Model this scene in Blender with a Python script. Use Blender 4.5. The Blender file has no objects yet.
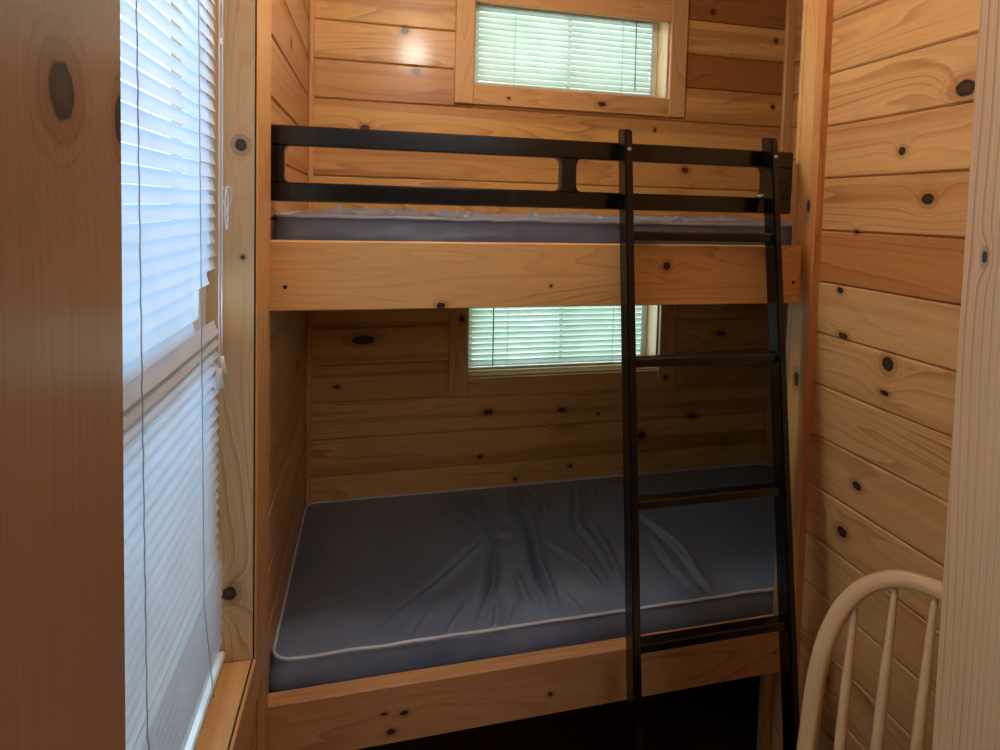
import bpy, bmesh, math, random
import numpy as np
from mathutils import Vector, Matrix, noise

C = bpy.context.scene.collection
PI = math.pi
H = 1.55            # the camera stands this high; heights below are written relative to it

# ------------------------------------------------------------------ camera
cam = bpy.data.cameras.new('camera'); camo = bpy.data.objects.new('camera', cam); C.objects.link(camo)
cam.sensor_fit = 'HORIZONTAL'; cam.sensor_width = 36.0
cam.lens = 558.61 * 36.0 / 1000.0
cam.shift_x = 0.0
cam.shift_y = -(375.0 - 234.85) / 1000.0
cam.clip_start = 0.02; cam.clip_end = 200
r_ = Vector((0.975049, -0.220587, 0.024932)); d_ = Vector((0.013748, -0.052093, -0.998548)); f_ = Vector((0.221565, 0.973975, -0.047761))
camo.matrix_world = Matrix(((r_.x, -d_.x, -f_.x, 0), (r_.y, -d_.y, -f_.y, 0), (r_.z, -d_.z, -f_.z, H), (0, 0, 0, 1)))
bpy.context.scene.camera = camo

# ------------------------------------------------------------------ colour management
vs = bpy.context.scene.view_settings
vs.view_transform = 'Standard'; vs.look = 'None'; vs.gamma = 1.0; vs.use_curve_mapping = False
vs.exposure = 0.08

# ------------------------------------------------------------------ world: pale sky over soft green foliage
W = bpy.data.worlds.new('world'); bpy.context.scene.world = W; W.use_nodes = True
nt = W.node_tree; nt.nodes.clear()
wo = nt.nodes.new('ShaderNodeOutputWorld'); wb = nt.nodes.new('ShaderNodeBackground')
tc = nt.nodes.new('ShaderNodeTexCoord'); wn = nt.nodes.new('ShaderNodeTexNoise')
wn.inputs['Scale'].default_value = 5.0; wn.inputs['Detail'].default_value = 4
cr = nt.nodes.new('ShaderNodeValToRGB')
cr.color_ramp.elements[0].position = .38; cr.color_ramp.elements[0].color = (.30, .55, .32, 1)
cr.color_ramp.elements[1].position = .62; cr.color_ramp.elements[1].color = (.85, 1.0, .92, 1)
nt.links.new(tc.outputs['Generated'], wn.inputs['Vector']); nt.links.new(wn.outputs['Fac'], cr.inputs['Fac'])
sp = nt.nodes.new('ShaderNodeSeparateXYZ'); nt.links.new(tc.outputs['Generated'], sp.inputs[0])
mr = nt.nodes.new('ShaderNodeMapRange'); mr.inputs['From Min'].default_value = .25; mr.inputs['From Max'].default_value = .75
nt.links.new(sp.outputs['Z'], mr.inputs['Value'])
mxw = nt.nodes.new('ShaderNodeMix'); mxw.data_type = 'RGBA'; mxw.inputs[7].default_value = (.75, .88, 1.0, 1)
nt.links.new(mr.outputs[0], mxw.inputs[0]); nt.links.new(cr.outputs['Color'], mxw.inputs[6])
nt.links.new(mxw.outputs[2], wb.inputs['Color']); mr2 = nt.nodes.new('ShaderNodeMapRange'); nt.links.new(sp.outputs['X'], mr2.inputs['Value'])
for k_, v_ in zip((1, 2, 3, 4), (-.40, -.12, 2.4, 2.0)): mr2.inputs[k_].default_value = v_
mr3 = nt.nodes.new('ShaderNodeMapRange'); nt.links.new(sp.outputs['X'], mr3.inputs['Value'])
for k_, v_ in zip((1, 2, 3, 4), (-.40, -.12, .85, 0.)): mr3.inputs[k_].default_value = v_
mx3 = nt.nodes.new('ShaderNodeMix'); mx3.data_type = 'RGBA'; mx3.inputs[7].default_value = (.50, .84, 1.0, 1)
nt.links.new(mr3.outputs[0], mx3.inputs[0]); nt.links.new(mxw.outputs[2], mx3.inputs[6]); nt.links.new(mx3.outputs[2], wb.inputs['Color'])
nt.links.new(mr2.outputs[0], wb.inputs['Strength'])
nt.links.new(wb.outputs[0], wo.inputs[0])

# ------------------------------------------------------------------ daylight at the windows, fill light added behind the camera
def area(name, loc, direction, sx, sy, power, col):
    l = bpy.data.lights.new(name, 'AREA'); l.shape = 'RECTANGLE'; l.size = sx; l.size_y = sy; l.energy = power; l.color = col
    o = bpy.data.objects.new(name, l); C.objects.link(o); o.location = (loc[0], loc[1], loc[2] + H)
    o.rotation_euler = Vector(direction).to_track_quat('-Z', 'Y').to_euler()
    return o
area('daylight_side', (-.62, .77, .02), (1, 0, 0), 1.75, .80, 16, (.28, .60, 1.0))
area('daylight_back', (.74, 2.42, .62), (0, -1, 0), .95, .45, 4.0, (.80, 1.0, .86))
area('daylight_back', (.74, 2.42, -.48), (0, -1, 0), .95, .45, 4.0, (.78, 1.0, .90))
area('room_fill', (.6, -1.3, .90), (0, .35, -1), 1.4, 1.2, 15, (1.0, .98, .95))  # unseen area light, added as base fill for the room
pl = bpy.data.lights.new('lamp_light', 'POINT'); pl.energy = 13.5; pl.shadow_soft_size = .07; pl.color = (1.0, .96, .87)
plo = bpy.data.objects.new('lamp_light', pl); C.objects.link(plo); plo.location = (.20, 1.04, .98 - .17 + H)

# ------------------------------------------------------------------ material helpers
class G:
    def __init__(s, name):
        s.m = bpy.data.materials.new(name); s.m.use_nodes = True; s.t = s.m.node_tree; s.t.nodes.clear()
        s.out = s.n('ShaderNodeOutputMaterial')
    def n(s, k, **kw):
        o = s.t.nodes.new(k)
        for a, b in kw.items(): setattr(o, a, b)
        return o
    def put(s, sock, v):
        if hasattr(v, 'is_output') or isinstance(v, bpy.types.NodeSocket): s.t.links.new(v, sock)
        else: sock.default_value = v
    def math(s, op, a, b=None, c=None, clamp=False):
        o = s.n('ShaderNodeMath', operation=op, use_clamp=clamp)
        for i, v in enumerate((a, b, c)):
            if v is not None: s.put(o.inputs[i], v)
        return o.outputs[0]
    def vec(s, op, a, b=None):
        o = s.n('ShaderNodeVectorMath', operation=op); s.put(o.inputs[0], a)
        if b is not None: s.put(o.inputs[1], b)
        return o.outputs['Value'] if op in ('LENGTH', 'DOT_PRODUCT') else o.outputs[0]
    def comb(s, x, y, z):
        o = s.n('ShaderNodeCombineXYZ')
        for i, v in enumerate((x, y, z)): s.put(o.inputs[i], v)
        return o.outputs[0]
    def noise(s, v, scale=1, detail=2, rough=.5):
        o = s.n('ShaderNodeTexNoise'); s.put(o.inputs['Vector'], v)
        o.inputs['Scale'].default_value = scale; o.inputs['Detail'].default_value = detail; o.inputs['Roughness'].default_value = rough
        return o.outputs['Fac']
    def ss(s, v, a, b, x=0., y=1.):
        o = s.n('ShaderNodeMapRange', interpolation_type='SMOOTHSTEP'); s.put(o.inputs['Value'], v)
        for i, q in zip((1, 2, 3, 4), (a, b, x, y)): o.inputs[i].default_value = q
        return o.outputs[0]
    def mix(s, f, a, b, mode='MIX'):
        o = s.n('ShaderNodeMix', data_type='RGBA', blend_type=mode); s.put(o.inputs[0], f); s.put(o.inputs[6], a); s.put(o.inputs[7], b)
        return o.outputs[2]
    def bsdf(s, **kw):
        o = s.n('ShaderNodeBsdfPrincipled')
        for k, v in kw.items(): s.put(o.inputs[k.replace('_', ' ')], v)
        s.t.links.new(o.outputs[0], s.out.inputs[0]); s.b = o
        return o
    def bump(s, h, strength, dist):
        o = s.n('ShaderNodeBump'); s.put(o.inputs['Height'], h); o.inputs['Strength'].default_value = strength; o.inputs['Distance'].default_value = dist
        s.t.links.new(o.outputs[0], s.b.inputs['Normal'])

def srgb(r, g, b):
    f = lambda c: (c / 255 / 12.92) if c / 255 <= .04045 else ((c / 255 + .055) / 1.055) ** 2.4
    return (f(r), f(g), f(b), 1)

def wood(name, light, late, red, knots=(), rough=.45, coat=.2, rings=9., fine=1., streak=.45, pins=True, vf=22.):
    """pine: wuv attribute = (metres along the grain, metres across, board id); knots = (along, across, half length, half width)"""
    g = G(name)
    at = g.n('ShaderNodeAttribute', attribute_name='wuv'); ti = g.n('ShaderNodeAttribute', attribute_name='tint')
    p = at.outputs['Vector']; sx = g.n('ShaderNodeSeparateXYZ'); g.put(sx.inputs[0], p); u, v, i = sx.outputs
    puv = g.comb(u, v, 0.)
    rmin = None; warp = None
    for kn in knots:
        ku, kv, a, b = kn
        q = g.vec('MULTIPLY', g.vec('SUBTRACT', puv, (ku, kv, 0)), (1 / a, 1 / b, 0))
        r = g.vec('LENGTH', q)
        rmin = r if rmin is None else g.math('MINIMUM', rmin, r)
        e = g.math('MULTIPLY', g.math('EXPONENT', g.math('MULTIPLY', g.math('MULTIPLY', r, r), -.11)), b * 3.2)
        warp = e if warp is None else g.math('ADD', warp, e)
    idn = g.math('MULTIPLY', i, 7.31)
    vv = v if warp is None else g.math('ADD', v, warp)
    base = g.noise(g.comb(g.math('MULTIPLY', u, 1.1), g.math('MULTIPLY', vv, 9.), idn), 1., 1.5, .45)
    R = g.math('ADD', g.math('MULTIPLY', base, rings), g.math('MULTIPLY', vv, vf))
    wob = g.noise(g.comb(g.math('MULTIPLY', u, 9.), g.math('MULTIPLY', vv, 60.), idn), 1., 2)
    R = g.math('ADD', R, g.math('MULTIPLY', wob, .35))
    sn = g.math('SINE', g.math('MULTIPLY', R, 2 * PI))
    fr = g.math('FRACT', R)
    saw = g.math('MULTIPLY', g.math('POWER', fr, 3.2), g.ss(fr, .93, 1., 1., 0.))
    line = g.math('ADD', g.math('MULTIPLY', g.ss(sn, .2, 1.), .25), g.math('MULTIPLY', saw, 1.05))
    fib = g.noise(g.comb(g.math('MULTIPLY', u, 7.), g.math('MULTIPLY', v, 420.), idn), 1., 2, .6)
    blot = g.noise(g.comb(g.math('MULTIPLY', u, 2.2), g.math('MULTIPLY', v, 7.), g.math('ADD', idn, 4.)), 1., 3)
    wn = g.n('ShaderNodeTexWhiteNoise', noise_dimensions='1D'); g.put(wn.inputs['W'], idn)
    pv = wn.outputs['Value']
    mod = g.ss(g.noise(g.comb(g.math('MULTIPLY', u, 1.7), g.math('MULTIPLY', v, 6.), g.math('ADD', idn, 2.)), 1., 2), .38, .66, .25, 1.)
    line = g.math('MULTIPLY', line, mod)
    col = g.mix(g.math('MULTIPLY', line, .72 * fine), light, late)
    st = g.noise(g.comb(g.math('MULTIPLY', u, .45), g.math('MULTIPLY', v, 16.), g.math('ADD', idn, 9.)), 1., 1)
    rf = g.math('ADD', g.math('MULTIPLY', g.ss(st, .52, .66), streak), g.math('ADD', ti.outputs['Fac'], g.math('MULTIPLY', pv, .22)), clamp=True)
    col = g.mix(rf, col, g.mix(.75, col, red, 'MULTIPLY'))
    k = g.math('ADD', g.math('MULTIPLY', fib, .26), g.math('ADD', g.math('MULTIPLY', blot, .24), g.math('MULTIPLY', pv, .16)))
    k = g.math('ADD', k, .68)
    col = g.mix(1., col, g.comb(k, k, k), 'MULTIPLY')
    h = g.math('ADD', g.math('MULTIPLY', line, .5), g.math('MULTIPLY', fib, .5))
    if pins:
        vo = g.n('ShaderNodeTexVoronoi'); g.put(vo.inputs['Vector'], g.comb(g.math('MULTIPLY', u, 2.6), g.math('MULTIPLY', v, 5.5), idn))
        vo.inputs['Scale'].default_value = 1.
        gate = g.n('ShaderNodeSeparateColor'); g.put(gate.inputs[0], vo.outputs['Color'])
        rad = g.math('MULTIPLY', g.ss(gate.outputs[0], .55, 1.), .035)
        pk = g.math('LESS_THAN', vo.outputs['Distance'], rad)
        col = g.mix(g.math('MULTIPLY', pk, .8), col, srgb(88, 42, 20))
    if rmin is not None:
        jit = g.noise(g.comb(g.math('MULTIPLY', u, 70.), g.math('MULTIPLY', v, 90.), 0.), 1., 2)
        rr = g.math('ADD', rmin, g.math('MULTIPLY', g.math('SUBTRACT', jit, .5), .55))
        halo = g.ss(rr, 1., 2.4, 1., 0.)
        col = g.mix(g.math('MULTIPLY', halo, .45), col, srgb(130, 72, 32))
        kr = g.math('MULTIPLY', g.ss(g.math('SINE', g.math('MULTIPLY', rr, 8.5)), .2, 1.), g.ss(rr, 1.3, 3.6, .42, 0.))
        col = g.mix(kr, col, late)
        kn_ = g.ss(rr, .85, 1.05, 1., 0.)
        core = g.ss(rr, .2, .9, 0., 1.)
        col = g.mix(kn_, col, g.mix(core, srgb(78, 44, 34), srgb(34, 18, 14)))
        h = g.math('SUBTRACT', h, g.math('MULTIPLY', kn_, .8))
    rg = g.math('ADD', g.math('MULTIPLY', blot, .18), rough - .09)
    g.bsdf(Base_Color=col, Roughness=rg, Coat_Weight=coat, Coat_Roughness=.16)
    g.b.inputs['Specular IOR Level'].default_value = .4
    g.bump(h, .22, .0012)
    return g.m

LIGHT = srgb(222, 180, 120); LATE = srgb(160, 108, 56); RED = srgb(204, 152, 100)
M = {}
k_right = [(.891, .261, .021, .017), (1.021, .149, .009, .009), (.955, .042, .014, .012), (1.025, -.331, .014, .017), (1.088, -.646, .013, .010),
           (1.123, -.78, .015, .013), (1.168, -.184, .010, .008), (1.13, -.036, .006, .006), (1.15, -1.177, .012, .01), (1.152, -.296, .014, .008), (1.03, -.40, .012, .006)]
k_back = [(.101, .62, .014, .011), (.142, .483, .014, .012), (-.033, .271, .016, .010), (-.03, -.486, .04, .017), (1.32, .809, .012, .012), (1.618, .72, .01, .01),
          (1.618, .449, .01, .01), (1.085, .325, .006, .008), (1.224, .172, .015, .012), (.436, -.776, .018, .011), (.732, -.785, .018, .009), (.884, -.81, .007, .007),
          (1.079, -.908, .018, .018), (1.302, -.842, .022, .011), (.409, -.948, .009, .007), (.773, -1.012, .009, .007), (.549, -1.046, .009, .007), (-.118, -.653, .012, .007), (1.42, -.50, .02, .01)]
M['right'] = wood('pine_right', LIGHT, LATE, RED, k_right, streak=.3, fine=1.5)
M['back'] = wood('pine_back', srgb(228, 182, 110), LATE, srgb(150, 88, 56), k_back, fine=1.15, coat=.35, rough=.42)
M['left'] = wood('pine_left', srgb(214, 166, 112), LATE, srgb(186, 122, 80), [(1.62, .43, .016, .012), (1.55, .15, .014, .01), (1.8, -.5, .02, .014)])
M['trim'] = wood('pine_trim', srgb(222, 172, 112), LATE, RED, [], streak=.15, pins=False)
M['jamb_win'] = wood('pine_window_jamb', srgb(216, 180, 128), srgb(150, 110, 66), srgb(205, 160, 110), [(.101, -.232, .011, .010), (-.723, -.250, .014, .013), (-.10, -.228, .004, .004)], streak=.1, rings=14, pins=False)
M['post'] = wood('pine_post', srgb(226, 184, 118), srgb(176, 118, 60), srgb(205, 130, 84), [(.026, 1.262, .020, .007), (-.441, 1.275, .02, .009)], streak=.1, pins=False)
M['casing'] = wood('pine_casing', srgb(222, 178, 118), LATE, srgb(190, 120, 78), [(.483, .407, .006, .005), (.851, .409, .016, .009), (.312, .385, .014, .01)], streak=.1, pins=False)
M['casing_low'] = wood('pine_casing_low', srgb(222, 178, 118), LATE, srgb(190, 120, 78), [(-.414, .325, .012, .01), (-.67, 1.165, .01, .01)], streak=.1, pins=False)
M['board_up'] = wood('pine_upper_board', srgb(226, 184, 122), srgb(164, 108, 54), srgb(208, 146, 90), [(.153, -.226, .010, .008), (.715, -.134, .010, .010), (.414, -.182, .004, .004)], streak=.12, rings=13, fine=1.5, pins=False, coat=.3)
M['board_lo'] = wood('pine_lower_board', srgb(222, 170, 116), LATE, srgb(190, 116, 72), [(.04, -1.175, .008, .004), (.086, -1.181, .009, .006), (.057, -1.222, .010, .007), (.443, -1.198, .007, .005)], streak=.1, pins=False)
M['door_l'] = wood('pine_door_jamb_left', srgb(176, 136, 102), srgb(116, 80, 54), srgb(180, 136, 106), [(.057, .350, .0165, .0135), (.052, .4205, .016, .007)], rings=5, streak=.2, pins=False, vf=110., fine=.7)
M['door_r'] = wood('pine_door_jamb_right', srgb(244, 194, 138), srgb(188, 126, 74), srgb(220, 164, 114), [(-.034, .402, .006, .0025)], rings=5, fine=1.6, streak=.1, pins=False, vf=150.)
M['end'] = wood('pine_plain', srgb(222, 182, 126), srgb(180, 130, 80), RED, [], streak=.1, pins=False)
M['floor'] = wood('dark_floor', srgb(78, 48, 30), srgb(50, 28, 18), srgb(60, 36, 26), [], streak=.2, pins=False)
M['ceiling'] = wood('pine_ceiling', srgb(222, 170, 112), LATE, RED, [])
M['chair'] = wood('pale_chair_wood', srgb(228, 202, 154), srgb(204, 170, 122), srgb(220, 188, 142), [], streak=.1, rings=5, pins=False, coat=.3)

def simple(name, col, rough=.5, metal=0., bump=None, coat=0., trans=0.):
    g = G(name)
    c = g.n('ShaderNodeTexCoord')
    n1 = g.noise(c.outputs['Object'], 14., 3)
    k = g.ss(n1, .3, .7, .88, 1.08)
    g.bsdf(Base_Color=g.mix(1., col, g.comb(k, k, k), 'MULTIPLY'), Roughness=rough, Metallic=metal, Coat_Weight=coat)
    if bump:
        g.bump(g.noise(c.outputs['Object'], bump[0], 2), bump[1], .001)
    return g.m
M['black'] = simple('black_powder_coat', srgb(6, 7, 9), .22, 0, (900, .15), coat=.3)
M['steel'] = simple('steel_bolt', srgb(190, 190, 185), .3, .9)
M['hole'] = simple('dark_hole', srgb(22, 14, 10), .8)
M['plastic'] = simple('white_plastic', srgb(225, 228, 230), .35)
M['cord'] = simple('white_cord', srgb(225, 225, 225), .7)
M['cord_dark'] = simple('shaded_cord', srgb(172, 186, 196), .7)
M['vinyl'] = simple('window_vinyl', srgb(225, 225, 220), .4)
M['piping'] = simple('piping', srgb(205, 214, 230), .3)

def fabric(name, col, rough):
    g = G(name); c = g.n('ShaderNodeTexCoord')
    n1 = g.noise(c.outputs['Object'], 5., 3); n2 = g.noise(c.outputs['Object'], 700., 1)
    k = g.math('ADD', g.ss(n1, .3, .7, .9, 1.05), g.math('MULTIPLY', g.math('SUBTRACT', n2, .5), .25))
    g.bsdf(Base_Color=g.mix(1., col, g.comb(k, k, k), 'MULTIPLY'), Roughness=rough)
    g.b.inputs['Specular IOR Level'].default_value = .5
    g.bump(n2, .12, .0006)
    return g.m
M['mattress'] = fabric('slate_vinyl', srgb(118, 132, 158), .28)

def blind_mat(name, col, f):
    g = G(name); c = g.n('ShaderNodeTexCoord')
    k = g.ss(g.noise(c.outputs['Object'], 9., 2), .3, .7, .94, 1.03)
    cc = g.mix(1., col, g.comb(k, k, k), 'MULTIPLY')
    d = g.n('ShaderNodeBsdfPrincipled'); g.put(d.inputs['Base Color'], cc); d.inputs['Roughness'].default_value = .4
    t = g.n('ShaderNodeBsdfTranslucent'); g.put(t.inputs['Color'], cc)
    m = g.n('ShaderNodeMixShader'); m.inputs[0].default_value = f
    g.t.links.new(d.outputs[0], m.inputs[1]); g.t.links.new(t.outputs[0], m.inputs[2]); g.t.links.new(m.outputs[0], g.out.inputs[0])
    return g.m
M['slat'] = blind_mat('blind_slat', srgb(222, 230, 240), .26)
M['slat_back'] = blind_mat('blind_slat_back', srgb(208, 220, 214), .26)
g = G('window_glass'); a = g.n('ShaderNodeBsdfTransparent'); b = g.n('ShaderNodeBsdfGlossy'); b.inputs['Roughness'].default_value = .02
m = g.n('ShaderNodeMixShader'); m.inputs[0].default_value = .05
g.t.links.new(a.outputs[0], m.inputs[1]); g.t.links.new(b.outputs[0], m.inputs[2]); g.t.links.new(m.outputs[0], g.out.inputs[0])
M['glass'] = g.m
g = G('lamp_glass'); e = g.n('ShaderNodeEmission'); e.inputs['Color'].default_value = (1, .80, .58, 1); e.inputs['Strength'].default_value = 14.
g.t.links.new(e.outputs[0], g.out.inputs[0]); M['lamp'] = g.m

# ------------------------------------------------------------------ mesh builder
rnd = random.Random(5)
class MB:
    def __init__(s): s.v = []; s.f = []; s.w = []; s.t = []; s.sm = []
    def poly(s, verts, faces, wuv=None, tint=0., smooth=False):
        o = len(s.v); s.v += [tuple(p) for p in verts]
        for fc in faces:
            s.f.append([o + k for k in fc]); s.sm.append(smooth)
            for k in fc:
                s.w.append(wuv[k] if wuv else (verts[k][2], verts[k][0] + verts[k][1], 1.)); s.t.append(tint)
        return s
    def box(s, x0, x1, y0, y1, z0, z1, grain='X', ch=.002, idn=None, tint=0.):
        idn = rnd.uniform(0, 90) if idn is None else idn
        bm = bmesh.new(); bmesh.ops.create_cube(bm, size=1.)
        for q in bm.verts: q.co = Vector(((x0 + x1) / 2 + q.co.x * (x1 - x0), (y0 + y1) / 2 + q.co.y * (y1 - y0), (z0 + z1) / 2 + q.co.z * (z1 - z0)))
        if ch: bmesh.ops.bevel(bm, geom=bm.edges[:], offset=min(ch, .45 * min(x1 - x0, y1 - y0, z1 - z0)), segments=1, affect='EDGES')
        o = len(s.v); bm.verts.index_update()
        s.v += [tuple(q.co) for q in bm.verts]
        ga = 'XYZ'.index(grain)
        for fc in bm.faces:
            fc.normal_update(); n = [abs(c) for c in fc.normal]
            na = n.index(max(n)); oth = [k for k in range(3) if k != ga and k != na]
            va = oth[0]
            s.f.append([o + q.index for q in fc.verts]); s.sm.append(False)
            for q in fc.verts:
                s.w.append((q.co[ga], q.co[va], idn)); s.t.append(tint)
        bm.free(); return s
    def sweep(s, pts, prof, up=None, wid=1., closed=False, smooth=True, radii=None, idn=3.):
        """profile = list of (a, b) in the frame (side, up)"""
        P = [Vector(p) for p in pts]; n = len(P); k = len(prof); vs_ = []; wu = []; L = 0.
        prev = None
        for i in range(n):
            if closed: t = P[(i + 1) % n] - P[i - 1]
            else: t = P[min(i + 1, n - 1)] - P[max(i - 1, 0)]
            t.normalize()
            if up is not None: b = Vector(up)
            else:
                b = prev if prev is not None else (Vector((0, 0, 1)) if abs(t.z) < .9 else Vector((1, 0, 0)))
            b = (b - t * b.dot(t)).normalized(); prev = b
            a = t.cross(b); r = radii[i] if radii else 1.
            if i: L += (P[i] - P[i - 1]).length
            for j, (pa, pb) in enumerate(prof):
                vs_.append(P[i] + a * pa * r + b * pb * r); wu.append((L, j * .006, idn))
        fs = []
        for i in range(n if closed else n - 1):
            i2 = (i + 1) % n
            for j in range(k): fs.append([i * k + j, i * k + (j + 1) % k, i2 * k + (j + 1) % k, i2 * k + j])
        if not closed: fs.append(list(range(k))[::-1]); fs.append([(n - 1) * k + j for j in range(k)])
        s.poly([tuple(q) for q in vs_], fs, wu, 0., smooth); return s
    def tube(s, pts, r, n=8, radii=None, closed=False, idn=3.):
        return s.sweep(pts, [(r * math.cos(2 * PI * j / n), r * math.sin(2 * PI * j / n)) for j in range(n)], closed=closed, radii=radii, idn=idn)
    def build(s, name, mat, parent=None, kind=None):
        me = bpy.data.meshes.new(name)
        off = Vector((0, 0, H))
        p = parent
        while p is not None: off -= p.location; p = p.parent
        me.from_pydata([(a + off.x, b + off.y, c + off.z) for a, b, c in s.v], [], s.f)
        at = me.attributes.new('wuv', 'FLOAT_VECTOR', 'CORNER'); at.data.foreach_set('vector', [c for w in s.w for c in w])
        tt = me.attributes.new('tint', 'FLOAT', 'CORNER'); tt.data.foreach_set('value', s.t)
        me.polygons.foreach_set('use_smooth', s.sm)
        me.materials.append(mat if not isinstance(mat, str) else M[mat]); me.update()
        o = bpy.data.objects.new(name, me); C.objects.link(o)
        if parent is not None: o.parent = parent
        if kind: o['kind'] = kind
        return o

def thing(name, label, cat, loc, group=None):
    o = bpy.data.objects.new(name, None); C.objects.link(o); o.location = (loc[0], loc[1], loc[2] + H)
    o['label'] = label; o['category'] = cat; o.empty_display_size = .05
    if group: o['group'] = group
    return o
def structure(name, loc):
    o = bpy.data.objects.new(name, None); C.objects.link(o); o.location = (loc[0], loc[1], loc[2] + H); o['kind'] = 'structure'; o.empty_display_size = .05
    return o

FL, CE = -1.55, .98
XL, XR, YB, XA = -.2225, 1.143, 2.045, 1.70
PITCH, ZG = .1345, .3665
rows = [ZG + PITCH * k for k in range(-15, 6)]

def plank_wall(axis, c, thick, a0, a1, z0, z1, holes=(), tints=None, gap=.0042):
    """boards run along `axis` ('X' or 'Y'); the wall face is at coordinate c, thickness goes to c+thick"""
    mb = MB()
    for k, r in enumerate(rows):
        lo, hi = max(r, z0), min(r + PITCH, z1)
        if hi - lo < .012: continue
        idn = 3.7 * k + (0 if axis == 'X' else 41)
        cuts = [(lo, hi, a0, a1)]
        for (h0, h1, g0, g1) in holes:
            nc = []
            for (l, h, s0, s1) in cuts:
                if g1 <= l or g0 >= h or h1 <= s0 or h0 >= s1: nc.append((l, h, s0, s1)); continue
                if h0 > s0: nc.append((l, h, s0, h0))
                if h1 < s1: nc.append((l, h, h1, s1))
                m0, m1 = max(s0, h0), min(s1, h1)
                if g0 > l: nc.append((l, g0, m0, m1))
                if g1 < h: nc.append((g1, h, m0, m1))
            cuts = nc
        for (l, h, s0, s1) in cuts:
            tn = 0.
            if tints:
                for (ta, tb, tz0, tz1, tv) in tints:
                    if tz0 < (lo + hi) / 2 < tz1 and ta < (s0 + s1) / 2 < tb: tn = tv
            p, q = min(c, c + thick), max(c, c + thick)
            p2, q2 = (p + .007, q) if thick > 0 else (p, q - .007)
            if axis == 'X':
                mb.box(s0, s1, p, q, l + .0009, h - .0009, 'X', gap, idn, tn); mb.box(s0 + .001, s1 - .001, p2, q2 - .0001, l - .0015, h + .0015, 'X', 0, idn, tn)
            else:
                mb.box(p, q, s0, s1, l + .0009, h - .0009, 'Y', gap, idn, tn); mb.box(p2 + .0001, q2, s0 + .001, s1 - .001, l - .0015, h + .0015, 'Y', 0, idn, tn)
    return mb

# ------------------------------------------------------------------ room shell
WY0, WY1, WZ0, WZ1 = .46, 1.08, -.855, .80            # side window opening
BX0, BX1 = .35, 1.134                                 # back window openings
UZ0, UZ1, LZ0, LZ1 = .448, .745, -.64, -.34
plank_wall('X', YB, .13, XL - .02, XA + .02, FL, CE, [(BX0, BX1, UZ0, UZ1 + .042), (BX0, BX1, LZ0, LZ1 + .042)],
           [(1.134, 2, .49, .64, .95), (1.134, 2, .76, .92, .9), (-1, .3, .36, .5, .35), (-1, 3, .10, .24, .25), (-1, 3, -.71, -.6, .3)]).build('wall_back', 'back', kind='structure')
plank_wall('Y', XL, -.12, .42, YB, FL, CE, [(WY0 - .018, WY1 + .018, WZ0 - .018, WZ1 + .018)], [(1.08, 3, .2, .5, .35)]).build('wall_left', 'left', kind='structure')
plank_wall('Y', XR, .10, .40, 1.245, FL, CE, tints=[(0, 3, -.19, -.03, .75), (0, 3, -.03, .09, .25)]).build('wall_right', 'right', kind='structure')
plank_wall('Y', XA, .10, 1.25, YB, FL, CE).build('wall_alcove', 'left', kind='structure')
plank_wall('X', 1.300, -.055, XR, XA, FL, CE).build('wall_partition', 'left', kind='structure')
# partition with the doorway the camera looks through
MB().box(-1.6, -.185, .30, .42, FL, CE, 'X', 0).build('wall_front_left', 'left', kind='structure')
MB().box(.572, 2.6, .30, .40, FL, CE, 'X', 0).build('wall_front_right', 'left', kind='structure')
MB().box(-.185, .572, .30, .42, .50, CE, 'X', 0).build('wall_front_top', 'left', kind='structure')
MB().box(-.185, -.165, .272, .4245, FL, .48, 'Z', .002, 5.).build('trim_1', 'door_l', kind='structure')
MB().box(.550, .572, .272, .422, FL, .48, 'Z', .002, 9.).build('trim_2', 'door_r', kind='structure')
MB().box(-.165, .550, .272, .422, .48, .50, 'X', .002, 9.).build('trim_3', 'trim', kind='structure')
mb = MB()
for k in range(48): mb.box(-1.7 + k * .09, -1.61 + k * .09, -2.6, 2.2, FL - .03, FL, 'Y', .0012)
mb.build('floor', 'floor', kind='structure')
mb = MB()
for k in range(32): mb.box(-1.7 + k * PITCH, -1.7 + (k + 1) * PITCH, -2.6, 2.2, CE, CE + .03, 'Y', .004)
mb.build('ceiling', 'ceiling', kind='structure')
MB().box(-1.7, 2.6, -2.65, -2.6, FL, CE, 'X', 0).build('wall_rear', 'left', kind='structure')
MB().box(-1.7, -1.6, -2.6, .30, FL, CE, 'Y', 0).build('wall_outer_left', 'left', kind='structure')
MB().box(2.5, 2.6, -2.6, .30, FL, CE, 'Y', 0).build('wall_outer_right', 'left', kind='structure')
# corner strips
MB().box(XL, XL + .018, YB - .018, YB, FL, CE, 'Z', .004, 2.).build('trim_4', 'trim', kind='structure')
MB().box(XA - .045, XA, YB - .018, YB, FL, CE, 'Z', .004, 6.).build('trim_5', 'trim', kind='structure')
# edge post at the end of the right wall: three vertical strips
MB().box(1.120, XR + .03, 1.236, 1.2615, FL, CE, 'Z', .002, 12., .45).build('trim_6', 'post', kind='structure')
mb = MB(); mb.box(1.122, XR + .0, 1.2625, 1.3055, FL, CE, 'Z', .0015, 14.); mb.box(1.122, XR, 1.3065, 1.320, FL, CE, 'Z', .0012, 15.)
mb.build('trim_7', 'post', kind='structure')

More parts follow.
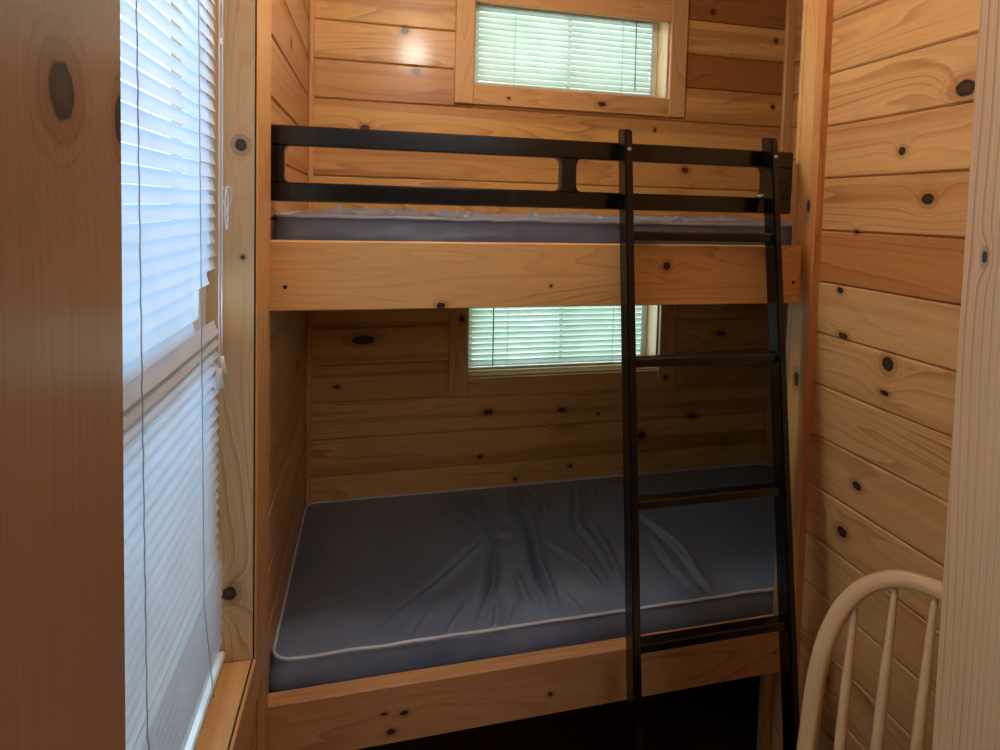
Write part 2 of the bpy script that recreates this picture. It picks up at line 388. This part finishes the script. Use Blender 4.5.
# side window: jambs, sill, casings
w1 = structure('window_1', (-.30, .77, WZ0))
mb = MB(); mb.box(-.345, -.2088, WY1, WY1 + .018, WZ0, WZ1, 'Z', .0008, 21.)
mb.build('window_frame', 'jamb_win', w1)
MB().box(-.345, -.2055, WY0 - .018, WY0, WZ0, WZ1, 'Z', .0015, 22.).build('window_frame', 'trim', w1)
MB().box(-.345, -.2055, WY0 - .018, WY1 + .018, WZ1, WZ1 + .018, 'Y', .0015).build('window_frame', 'trim', w1)
MB().box(-.345, -.2110, WY0 - .018, WY1, WZ0 - .018, WZ0, 'Y', .0008, 25.).build('window_sill', 'trim', w1)
MB().box(-.2088, -.2066, WY1 + .0002, WY1 + .012, WZ0 - .002, WZ1, 'Z', 0).build('joint_shade', 'hole', w1)  # solid dark strip, stands in for the shadow between jamb and casing
MB().box(-.2110, -.2084, WY0, WY1, WZ0 - .012, WZ0 - .0002, 'Y', 0).build('joint_shade', 'hole', w1)  # same dark strip along the sill, shade put in as colour
mb = MB()
mb.box(-.2235, -.2035, WY1 + .002, WY1 + .106, WZ0 - .09, WZ1 + .1, 'Z', .003, 27.); mb.build('casing', 'trim', w1)
MB().box(XL, -.2075, WY1 + .109, 1.2345, FL, CE, 'Z', .002, 29., .1).build('trim_8', 'trim', kind='structure')
MB().box(XL, -.2035, WY0 - .09, WY1 + .0045, WZ0 - .095, WZ0 - .001, 'Y', .003, 28.).build('casing', 'trim', w1)
MB().box(XL, -.2035, WY0 - .09, WY1 + .0045, WZ1 + .006, WZ1 + .095, 'Y', .003).build('casing', 'trim', w1)
mb = MB()   # vinyl sashes
for z0, z1 in ((WZ0, -.235), (-.235, WZ1)):
    mb.box(-.316, -.288, WY0, WY0 + .04, z0, z1, 'Z'); mb.box(-.316, -.288, WY1 - .04, WY1, z0, z1, 'Z')
    mb.box(-.315, -.289, WY0 + .04, WY1 - .04, z0, z0 + .035, 'Y'); mb.box(-.315, -.289, WY0 + .04, WY1 - .04, z1 - .035, z1, 'Y')
mb.build('sash', 'vinyl', w1)
MB().box(-.304, -.300, WY0 + .03, WY1 - .03, WZ0 + .03, WZ1 - .03, 'Z', 0).build('pane', 'glass', w1)

def back_window(name, z0, zv, mat, toph):
    z1 = zv + .042
    w = structure(name, ((BX0 + BX1) / 2, YB, z0)); yf = YB - .016; cw = .070
    MB().box(BX0 - cw, BX0, yf, YB + .002, z0 - cw, zv + toph, 'Z', .003, 31.).build('casing', mat, w)
    MB().box(BX1, BX1 + cw, yf, YB + .002, z0 - cw, zv + toph, 'Z', .003, 33.).build('casing', mat, w)
    MB().box(BX0 + .0005, BX1 - .0005, yf + .002, YB + .002, z0 - cw, z0, 'X', .002, 35.).build('casing', mat, w)
    MB().box(BX0 + .0005, BX1 - .0005, yf + .002, YB + .002, zv, zv + toph, 'X', .002, 37.).build('casing', mat, w)
    mb = MB(); e = .006
    mb.box(BX0, BX0 + e, YB + .0022, YB + .13, z0, z1, 'Z'); mb.box(BX1 - e, BX1, YB + .0022, YB + .13, z0, z1, 'Z')
    mb.box(BX0 + e, BX1 - e, YB + .0022, YB + .13, z1 - e, z1, 'X'); mb.build('window_frame', 'end', w)
    MB().box(BX0 + e, BX1 - e, YB + .0022, YB + .13, z0, z0 + e, 'X').build('window_sill', 'end', w)
    mb = MB(); q = .028; ya, yb = YB + .085, YB + .115
    mb.box(BX0 + e, BX0 + e + q, ya, yb, z0 + e, z1 - e); mb.box(BX1 - e - q, BX1 - e, ya, yb, z0 + e, z1 - e)
    mb.box(BX0 + e + q, BX1 - e - q, ya + .001, yb - .001, z0 + e, z0 + e + q); mb.box(BX0 + e + q, BX1 - e - q, ya + .001, yb - .001, z1 - e - q, z1 - e)
    mb.box(.740, .755, ya + .001, yb - .001, z0 + e + q, z1 - e - q)
    mb.build('sash', 'vinyl', w)
    MB().box(BX0 + .03, BX1 - .03, YB + .098, YB + .102, z0 + .03, z1 - .03, 'X', 0).build('pane', 'glass', w)
back_window('window_2', UZ0, UZ1, 'casing', .10)
back_window('window_3', LZ0, LZ1, 'casing_low', .075)

# ------------------------------------------------------------------ mini blinds
def slat(mb, axis, c, a0, a1, z, tilt, w=.0252, sag=.0016, wave=0.):
    """one curved slat; inner edge is on the room side; tilt = angle from horizontal, positive: inner edge down"""
    vs_, fs = [], []; nx = 6; na = 4
    for i in range(nx + 1):
        a = a0 + (a1 - a0) * i / nx; dz = wave * math.sin(i * 2.1 + z * 40)
        for j in range(na + 1):
            s = (j / na - .5) * w; cv = sag * (1 - (2 * j / na - 1) ** 2)
            inn = s * math.cos(tilt) - cv * math.sin(tilt); zz = -s * math.sin(tilt) + cv * math.cos(tilt)
            if axis == 'Y': vs_.append((c + inn, a, z + zz + dz))
            else: vs_.append((a, c - inn, z + zz + dz))
    for i in range(nx):
        for j in range(na):
            k = i * (na + 1) + j; fs.append([k, k + 1, k + na + 2, k + na + 1])
    mb.poly(vs_, fs, None, 0., True)

def cord_pts(p, q, n, amp, axis, ph=0.):
    out = []
    for i in range(n + 1):
        t = i / n; a = [p[k] + (q[k] - p[k]) * t for k in range(3)]
        a[axis] += amp * math.sin(i * 2.4 + ph); out.append(tuple(a))
    return out

# side window blind
B1 = thing('window_blind', 'tall white mini blind with broken slat ends filling the big window on the left', 'blind', (-.272, .77, WZ1))
xb = -.272; rb = random.Random(3)
mb = MB(); z = WZ1 - .045
while z > -.212:
    y1 = 1.068
    if z < -.148: y1 = .955 + rb.uniform(-.004, .004)
    elif z < -.126: y1 = 1.03
    slat(mb, 'Y', xb, .472, y1, z, math.radians(80 + rb.uniform(-1.5, 1.5)), w=.0223, wave=.0003); z -= .0227
zs = z
while z > -.64:
    slat(mb, 'Y', xb + .004, .472, 1.066, z, math.radians(68 + rb.uniform(-2, 2)), wave=.0004); z -= .0212
while z > -.80:
    slat(mb, 'Y', xb + .012, .472, 1.064, z, math.radians(76 + rb.uniform(-1, 1)), wave=.0003); z -= .0175
mb.build('slats', 'slat', B1)
MB().box(xb - .014, xb + .014, .468, 1.070, WZ1 - .032, WZ1, 'Y', .002).build('headrail', 'plastic', B1)
MB().box(xb - .004, xb + .020, .470, 1.066, WZ0 + .022, WZ0 + .036, 'Y', .003).build('bottom_rail', 'plastic', B1)
for yy in (.706, .935):
    MB().tube(cord_pts((xb + .008, yy, WZ1 - .03), (xb + .018, yy + .004, -.64), 70, .0012, 1), .0009, 5).build('ladder_cord', 'cord_dark', B1)
    MB().tube(cord_pts((xb + .018, yy + .004, -.64), (xb + .024, yy + .035, WZ0 + .03), 14, .001, 1), .0010, 5).build('ladder_cord', 'cord_dark', B1)
for k, (yy, ze) in enumerate(((1.008, -.262), (.990, -.278))):
    mb = MB(); mb.tube(cord_pts((xb + .027, yy, WZ1 - .03), (xb + .027, yy, ze), 50, .0012, 1, k), .0012, 6)
    c_ = mb.build('lift_cord', 'cord', B1)
    ts = MB(); ts.tube([(xb + .027, yy, ze + .002), (xb + .027, yy, ze - .008), (xb + .027, yy, ze - .028), (xb + .027, yy, ze - .032)], 1., 10, radii=[.003, .0045, .0085, .007])
    ts.build('tassel', 'plastic', c_)
mb = MB()
mb.tube([(xb + .028 + .006 * math.sin(t * 2), 1.036 + .018 * math.sin(t) , -.005 + .030 * math.cos(t)) for t in [i * .35 for i in range(18)]], .0011, 6)
lc = mb.build('looped_cord', 'cord', B1); mb = MB()
mb.tube([(xb + .028, 1.032 + .010 * math.sin(t), -.012 + .036 * math.cos(t)) for t in [i * .35 for i in range(18)]], .0011, 6)
mb.build('looped_cord', 'cord', B1); mb = MB()
mb.tube([(xb + .027, 1.000 + .008 * math.sin(t * 1.7), .265 + .012 * math.cos(t)) for t in [i * .4 for i in range(22)]], .0012, 6)
mb.build('looped_cord', 'cord', B1)

def back_blind(label, z0, z1, tilt, wandx, mat):
    B = thing('window_blind', label, 'blind', ((BX0 + BX1) / 2, YB + .055, z1)); y = YB + .055
    x0, x1 = BX0 + .008, 1.086
    mb = MB(); z = z1 - .042
    while z > z0 + .03:
        slat(mb, 'X', y, x0, x1 - rb.uniform(0, .004), z, math.radians(tilt + rb.uniform(-3, 3)), wave=.0006); z -= .0215
    mb.build('slats', mat, B)
    MB().box(x0, x1, y - .013, y + .013, z1 - .036, z1 - .0065, 'X', .002).build('headrail', 'plastic', B)
    MB().box(x0, x1, y - .011, y + .011, z0 + .014, z0 + .024, 'X', .003).build('bottom_rail', 'plastic', B)
    for xx in (.515, .955):
        MB().tube(cord_pts((xx, y - .012, z1 - .03), (xx, y - .012, z0 + .02), 24, .0016, 0), .0010, 5).build('ladder_cord', 'cord_dark', B)
    MB().tube([(wandx, y - .020, z1 - .03), (wandx + .002, y - .022, z0 + .03)], .0024, 6).build('tilt_wand', 'cord_dark', B)
back_blind('white mini blind in the upper back window, above the top bunk', UZ0, UZ1 + .042, 58, 1.006, 'slat_back')
back_blind('white mini blind in the lower back window, above the bottom bunk mattress', LZ0, LZ1 + .042, -58, .455, 'slat_back')

# ------------------------------------------------------------------ bunk bed
YF = 1.26
bed = thing('bunk_bed', 'built-in pine bunk bed with black metal guard rail across the alcove', 'bunk bed', (.44, 1.65, FL))
bu = MB().box(XL + .001, 1.107, YF, YF + .038, -.232, -.081, 'X', .002, 50.).build('side_board', 'board_up', bed)
bu['label'] = 'honey pine board of the top bunk'
bl = MB().box(XL + .001, 1.107, YF, YF + .038, -1.251, -1.112, 'X', .002, 53.).build('side_board', 'board_lo', bed)
bl['label'] = 'shaded pine board of the bottom bunk'
for (x, z, p, r) in ((-.182, -.18, bu, .0045), (1.084, -.177, bu, .0045), (1.084, -1.192, bl, .004)):
    MB().tube([(x, YF - .0008, z), (x, YF + .004, z)], r, 14).build('screw_hole', 'hole', p)
MB().box(XL + .004, XA - .004, YF + .040, YB - .004, -.170, -.152, 'X', .001).build('mattress_deck', 'end', bed)
MB().box(XL + .004, XA - .004, YF + .040, YB - .004, -1.215, -1.197, 'X', .001).build('mattress_deck', 'end', bed)
MB().box(1.088, 1.119, YF + .0395, YF + .058, FL, -1.216, 'Z', .002).build('leg', 'end', bed)
MB().box(XL + .004, XL + .042, YF + .0395, YF + .058, FL, -1.216, 'Z', .002).build('leg', 'end', bed)
MB().tube([(.582, YF + .01, -1.250), (.581, YF + .008, -1.262), (.585, YF + .006, -1.268)], .0011, 5).build('staple', 'steel', bed)

# guard rail
RY0, RY1 = 1.286, 1.311; rx0, rx1 = XL + .002, 1.090
zt1, zt0, zb1, zb0 = .168, .124, .045, .003
mb = MB(); mb.box(rx0, rx1, RY0, RY1, zt0, zt1, 'X', .0035); mb.box(rx0, rx1, RY0, RY1, zb0, zb1, 'X', .0035)
def fillet(mb, x, z, sx, sz, r=.012):
    pts = [(x, z)] + [(x + sx * r * (1 - math.sin(t)), z + sz * r * (1 - math.cos(t))) for t in [PI / 2 * i / 5 for i in range(6)]]
    n = len(pts); vs_ = [(a, RY0 + .001, b) for a, b in pts] + [(a, RY1 - .001, b) for a, b in pts]
    fs = [list(range(n)), list(range(n, 2 * n))[::-1]] + [[i, i + n, (i + 1) % n + n, (i + 1) % n] for i in range(n)]
    mb.poly(vs_, fs)
ups = [(rx0, rx0 + .030), (.440, .480), (1.004, rx1)]
for (a, b) in ((ups[0][1], ups[1][0]), (ups[1][1], ups[2][0])):
    fillet(mb, a, zt0, 1, -1); fillet(mb, b, zt0, -1, -1); fillet(mb, a, zb1, 1, 1); fillet(mb, b, zb1, -1, 1)
rail = mb.build('guard_rail', 'black', bed)
for (a, b) in ups: MB().box(a, b, RY0 + .0004, RY1 - .0004, zb1 - .003, zt0 + .003, 'Z', .003).build('upright', 'black', rail)

# ladder
lad = thing('bunk_ladder', 'black metal ladder leaning against the front of the bunk bed', 'ladder', (.80, 1.10, FL))
LS = .130                                        # how far the ladder comes forward per metre of height
def ly(z): return 1.2225 + LS * z            # front face of the stiles
def sk(z): return .006 * (z + .6)                   # slight sideways lean
def stile(x0, x1):
    dp = .041; z1, z0 = .196, FL
    vs_ = []
    for z in (z0, z1):
        y = ly(z); q0_, q1_ = x0 + sk(z), x1 + sk(z); e = .006 if z == z1 else 0
        vs_ += [(q0_, y, z), (q1_, y, z), (q1_, y + dp, z + e), (q0_, y + dp, z + e)]
    bm = bmesh.new(); q = [bm.verts.new(v) for v in vs_]
    for f in ((0, 3, 2, 1), (4, 5, 6, 7), (0, 1, 5, 4), (1, 2, 6, 5), (2, 3, 7, 6), (3, 0, 4, 7)): bm.faces.new([q[i] for i in f])
    bmesh.ops.bevel(bm, geom=bm.edges[:], offset=.003, segments=2, affect='EDGES'); bm.verts.index_update()
    mb = MB(); mb.poly([tuple(v.co) for v in bm.verts], [[v.index for v in f.verts] for f in bm.faces]); bm.free()
    return mb.build('stile', 'black', lad)
xs = ((.5785, .599), (.9825, 1.003))
for (a, b) in xs:
    s_ = stile(a, b)
    xm = (a + b) / 2 + sk(.148); yb_ = ly(.148)
    MB().tube([(xm, yb_ + .002, .148), (xm, yb_ - .0035, .148), (xm, yb_ - .0045, .148)], .0048, 12, radii=[1, 1, .6]).build('bolt', 'steel', s_)
    MB().box(a - .002 + sk(FL), b + .002 + sk(FL), ly(FL) - .003, ly(FL) + .046, FL, FL + .03, 'Z', .004).build('foot', 'black', s_)
for zr in (-.058, -.355, -.675, -.985, -1.29):
    y = ly(zr); dz = .011
    MB().box(xs[0][1] - .002 + sk(zr), xs[1][0] + .002 + sk(zr), y + .010, y + .038, zr - dz, zr + dz, 'X', .003).build('rung', 'black', lad)

# ------------------------------------------------------------------ mattresses
FOLDS = [[(.312, 2.006), (.374, 1.863), (.401, 1.7)], [(.378, 2.005), (.425, 1.854), (.473, 1.754)],
 [(.541, 2.021), (.505, 1.859), (.541, 1.778), (.498, 1.59), (.491, 1.495), (.49, 1.397), (.487, 1.364)],
 [(.385, 1.672), (.345, 1.484), (.284, 1.381)], [(.386, 1.72), (.272, 1.604), (.165, 1.494), (.029, 1.388)],
 [(.251, 1.42), (.186, 1.338)], [(.157, 1.416), (.107, 1.344)], [(.775, 1.98), (.728, 1.839), (.677, 1.717), (.688, 1.664)],
 [(.733, 1.725), (.725, 1.563), (.697, 1.418)], [(.559, 1.64), (.615, 1.526), (.638, 1.404)], [(.525, 1.402), (.549, 1.33)],
 [(.451, 1.464), (.468, 1.356)], [(.411, 1.51), (.416, 1.4)], [(.343, 1.436), (.313, 1.334)], [(.393, 1.404), (.349, 1.326)],
 [(.92, 1.732), (.961, 1.534), (.935, 1.4), (.951, 1.344)], [(.901, 1.635), (.878, 1.487), (.903, 1.37)],
 [(.693, 1.697), (.704, 1.52), (.697, 1.392)], [(1.043, 1.361), (1.067, 1.321)], [(.031, 1.581), (-.048, 1.534)],
 [(.386, 1.72), (.457, 1.69), (.526, 1.762)], [(.25, 1.95), (.33, 1.80), (.38, 1.72)], [(.60, 1.98), (.62, 1.88), (.60, 1.80)], [(.83, 1.97), (.80, 1.86)]]
AMP = [.9, .9, 1.6, 1.2, .5, .7, .6, 1., .9, .7, .6, .6, .6, .7, .6, 1., .8, .8, .6, .4, 1.1, .5, .5, .5]

def chaikin(p, n=3):
    p = [np.array(q, float) for q in p]
    for _ in range(n):
        o = [p[0]]
        for a, b in zip(p[:-1], p[1:]): o += [.75 * a + .25 * b, .25 * a + .75 * b]
        p = o + [p[-1]]
    return p

def mattress(name, label, x0, x1, y0, y1, zt, zb, folds, amps, seed, step=.0085, ruffle=1., group=None):
    root = thing(name, label, 'mattress', ((x0 + x1) / 2, (y0 + y1) / 2, zb), group)
    nx = int((x1 - x0) / step); ny = int((y1 - y0) / step); a, b, r = (x1 - x0) / 2, (y1 - y0) / 2, .038
    xc, yc = (x0 + x1) / 2, (y0 + y1) / 2
    U = np.linspace(-a, a, nx + 1)[None, :].repeat(ny + 1, 0); V = np.linspace(-b, b, ny + 1)[:, None].repeat(nx + 1, 1)
    u = np.clip((np.abs(U) - (a - r)) / r, 0, 1); v = np.clip((np.abs(V) - (b - r)) / r, 0, 1)
    X = np.sign(U) * (np.minimum(np.abs(U), a - r) + r * u * np.sqrt(1 - v * v / 2)) + xc
    Y = np.sign(V) * (np.minimum(np.abs(V), b - r) + r * v * np.sqrt(1 - u * u / 2)) + yc
    ed = np.minimum(a - np.abs(U), b - np.abs(V))
    Z = zt + .012 * (1 - np.exp(-ed / .06))
    fx = np.zeros_like(Z)
    for pl, am in zip(folds, amps):
        P = chaikin(pl); best = np.full(Z.shape, 9.); tt = np.zeros_like(Z); sd = np.zeros_like(Z); L = 0; tot = sum(np.linalg.norm(q - p) for p, q in zip(P[:-1], P[1:]))
        for p, q in zip(P[:-1], P[1:]):
            d = q - p; l = np.linalg.norm(d); d = d / l
            s = np.clip((X - p[0]) * d[0] + (Y - p[1]) * d[1], 0, l)
            px, py = X - p[0] - s * d[0], Y - p[1] - s * d[1]; dist = np.hypot(px, py)
            m = dist < best; best = np.where(m, dist, best); tt = np.where(m, (L + s) / tot, tt); sd = np.where(m, np.sign(d[0] * py - d[1] * px), sd); L += l
        w = .0085; env = np.sin(PI * np.clip(tt * .94 + .03, 0, 1)) ** .6
        sgn = best * sd
        fx += am * .019 * env * (np.exp(-((sgn - .004) / w) ** 2) - .8 * np.exp(-((sgn + .010) / (w * 1.1)) ** 2))
    Z = Z + fx * np.clip(ed / .02, 0, 1)
    for j in range(ny + 1):
        for i in range(nx + 1):
            p = Vector((X[j, i] * 5 + seed, Y[j, i] * 8, 0)); w_ = noise.noise(p) * .0035 * ruffle
            q = Vector((X[j, i] * 26 + 9 * noise.noise(p), Y[j, i] * 11, seed)); n2 = noise.noise(q)
            edge = math.exp(-max(ed[j, i], 0) / .07)
            Z[j, i] += (w_ + n2 * (.0014 + .0034 * edge * ruffle)) * min(1, ed[j, i] / .015)
    verts = [(float(X[j, i]), float(Y[j, i]), float(Z[j, i])) for j in range(ny + 1) for i in range(nx + 1)]
    faces = [[j * (nx + 1) + i, j * (nx + 1) + i + 1, (j + 1) * (nx + 1) + i + 1, (j + 1) * (nx + 1) + i] for j in range(ny) for i in range(nx)]
    loop = [(0, i) for i in range(nx)] + [(j, nx) for j in range(ny)] + [(ny, i) for i in range(nx, 0, -1)] + [(j, 0) for j in range(ny, 0, -1)]
    prev = [j * (nx + 1) + i for j, i in loop]; n = len(loop); K = 9
    nor = []
    for k in range(n):
        p = Vector(verts[prev[k - 1]]); q = Vector(verts[prev[(k + 1) % n]]); t = (q - p); t.z = 0; t.normalize(); nor.append(Vector((t.y, -t.x, 0)))
    base = [Vector(verts[i]) for i in prev]
    for s in range(1, K + 1):
        f = s / K; cur = []
        for k in range(n):
            p = base[k]; bul = .014 * math.sin(PI * f)
            nz = noise.noise(Vector((p.x * 9 + seed, p.y * 9, f * 1.2 + p.x * 2.))) * .010 * math.sin(PI * f) * ruffle
            nz += noise.noise(Vector((p.x * 34 + f * 5, p.y * 30, f * 2))) * .004 * math.sin(PI * f) * ruffle
            co = p + nor[k] * (bul + nz); co.z = zt + (zb - zt) * f
            cur.append(len(verts)); verts.append(tuple(co))
        for k in range(n): k2 = (k + 1) % n; faces.append([prev[k], cur[k], cur[k2], prev[k2]])
        prev = cur
    faces.append(prev[::-1])
    mb = MB(); mb.poly(verts, faces, None, 0., True); body = mb.build('mattress_cover', 'mattress', root)
    for zz, nm in ((0, 'piping'), (1, 'piping')):
        pts = []
        for k in range(0, n, 2):
            p = base[k]; wv = noise.noise(Vector((p.x * 12, p.y * 12, seed + zz))) * .0035 * ruffle
            pts.append((p.x + nor[k].x * .002, p.y + nor[k].y * .002, (zt + .001 + wv) if zz == 0 else zb + .006))
        MB().tube(pts, .0042, 7, closed=True).build('piping', 'piping', root)
    return root
mattress('mattress', 'slate blue wrinkled vinyl mattress lying on the bottom bunk', -.216, 1.672, 1.334, 2.038, -1.069, -1.194, FOLDS, AMP, 2.)
r3 = random.Random(8); uf = []; ua = []
for k in range(46):
    x = r3.uniform(-.15, 1.1); y = r3.uniform(1.37, 1.52); uf.append([(x, y), (x + r3.uniform(-.08, .08), y + r3.uniform(.02, .09)), (x + r3.uniform(-.12, .12), y + r3.uniform(.08, .2))]); ua.append(r3.uniform(.2, .6))
mattress('mattress', 'slate grey vinyl mattress on the top bunk behind the guard rail', -.217, 1.672, 1.340, 2.022, -.030, -.150, uf, ua, 7., .009, 1.0)

# ------------------------------------------------------------------ windsor chair
q0 = (1.007, .781, -.671, 1.057, -.322); a_, b_ = .163, .271
yaw, rec = q0[3], q0[4]
def cp(s, h, off=0.):      # s across the back, h down from the crown, off = out of the back's plane (to the rear)
    c, si = math.cos(yaw), math.sin(yaw)
    lat = Vector((c, -si, 0)); dn = Vector((math.sin(rec) * si, math.sin(rec) * c, -math.cos(rec)))
    n = lat.cross(dn).normalized()
    if n.x < 0: n = -n
    return Vector(q0[:3]) + lat * s + dn * h + n * off
hs = .455                  # crown to seat top along the back
seatz = cp(0, hs).z
lat = Vector((math.cos(yaw), -math.sin(yaw), 0)); fwd = Vector((-math.sin(yaw), -math.cos(yaw), 0))   # the way the seat goes
c0 = cp(0, hs)
ch = thing('windsor_chair', 'pale wooden spindle-back chair with an arched top rail standing against the right wall', 'chair', (c0.x, c0.y, FL))
path = []
for i in range(41):
    th = PI * i / 40; co, si = math.cos(th), math.sin(th); e = 2 / 2.3
    path.append(cp(-a_ * (1 if co > 0 else -1) * abs(co) ** e, b_ - b_ * abs(si) ** e))
left = [cp(-a_ + .02 * (h - b_), h) for h in (hs, .40, .35, .31)]; right = [cp(a_ - .02 * (h - b_), h) for h in (.31, .35, .40, hs)]
full = left + path + right
nrm = (cp(0, 0, 1) - cp(0, 0)).normalized()
prof = [(-.011, -.008), (-.008, -.011), (.008, -.011), (.011, -.008), (.011, .008), (.008, .011), (-.008, .011), (-.011, .008)]
prof = [(x * 1.3, y * 1.35) for x, y in prof]
MB().sweep([tuple(p) for p in full], prof, up=tuple(nrm), smooth=True).build('bow', 'chair', ch)
for k in range(5):
    s = (k - 2) * .059; s1 = s * .90
    top = b_ - b_ * (1 - min(.999, abs(s / a_)) ** 2.3) ** (1 / 2.3) + .004
    n = 14; pts = []; rad = []
    for j in range(n + 1):
        t = j / n; h = top + (hs - top) * t; ss_ = s + (s1 - s) * t
        pts.append(tuple(cp(ss_, h))); rad.append(.0052 + .0042 * math.sin(PI * min(1, t * .85 + .02)) ** 1.5)
    MB().tube(pts, 1., 10, radii=rad).build('spindle', 'chair', ch)
def seatp(s, f, z): v = c0 + lat * s + fwd * f; return (v.x, v.y, z)
mb = MB(); N = 40; vs_ = []
for zi, (zz, k) in enumerate(((seatz + .004, .93), (seatz, .985), (seatz - .010, 1.), (seatz - .022, .98), (seatz - .032, .90))):
    for j in range(N):
        t = 2 * PI * j / N; c, s = math.cos(t), math.sin(t)
        w = .205 * (1 if c > 0 else -1) * abs(c) ** .7; f = .165 + .20 * (1 if s > 0 else -1) * abs(s) ** .75
        w *= .90 + .12 * (f / .36)
        vs_.append(seatp(w * k, .165 + (f - .165) * k, zz))
fs = [[z * N + j, z * N + (j + 1) % N, (z + 1) * N + (j + 1) % N, (z + 1) * N + j] for z in range(4) for j in range(N)]
fs += [list(range(N))[::-1], [4 * N + j for j in range(N)]]
mb.poly(vs_, fs, [(v[0], v[1], 2.) for v in vs_], 0., True); mb.build('seat', 'chair', ch)
legs = {}
for nm, (s, f, s2, f2) in {'a': (-.13, .05, -.165, .0), 'b': (.13, .05, .165, .0), 'c': (-.14, .29, -.18, .335), 'd': (.14, .29, .18, .335)}.items():
    A = Vector(seatp(s, f, seatz - .02)); Bp = Vector(seatp(s2, f2, FL)); legs[nm] = (A, Bp)
    pts = [tuple(A.lerp(Bp, t / 12)) for t in range(13)]
    rad = [.012, .013, .0155, .018, .0185, .017, .014, .0165, .0175, .016, .0145, .013, .0115]
    MB().tube(pts, 1., 12, radii=rad).build('leg', 'chair', ch)
at = lambda k, t: legs[k][0].lerp(legs[k][1], t)
for p, q in ((at('a', .55), at('c', .55)), (at('b', .55), at('d', .55))):
    MB().tube([tuple(p.lerp(q, t / 8)) for t in range(9)], 1., 10, radii=[.007 + .005 * math.sin(PI * t / 8) for t in range(9)]).build('stretcher', 'chair', ch)
p = at('a', .55).lerp(at('c', .55), .5); q = at('b', .55).lerp(at('d', .55), .5)
MB().tube([tuple(p.lerp(q, t / 8)) for t in range(9)], 1., 10, radii=[.007 + .005 * math.sin(PI * t / 8) for t in range(9)]).build('stretcher', 'chair', ch)

# ------------------------------------------------------------------ ceiling lamp of the bunk room
lp = thing('ceiling_lamp', 'small round frosted ceiling lamp on the wooden ceiling of the bunk room', 'lamp', (.20, 1.04, CE))
mb = MB(); vs_ = []; N = 24; R_ = [(.0, .075), (-.02, .08), (-.045, .07), (-.06, .045), (-.066, .015)]
for z, r in R_:
    vs_ += [(.20 + r * math.cos(2 * PI * j / N), 1.04 + r * math.sin(2 * PI * j / N), CE - .014 + z) for j in range(N)]
fs = [[k * N + j, k * N + (j + 1) % N, (k + 1) * N + (j + 1) % N, (k + 1) * N + j] for k in range(4) for j in range(N)] + [[4 * N + j for j in range(N)]]
mb.poly(vs_, fs, None, 0., True); mb.build('lamp_shade', 'lamp', lp)
MB().tube([(.20, 1.04, CE - .0005), (.20, 1.04, CE - .014)], .09, 24).build('lamp_base', 'plastic', lp)
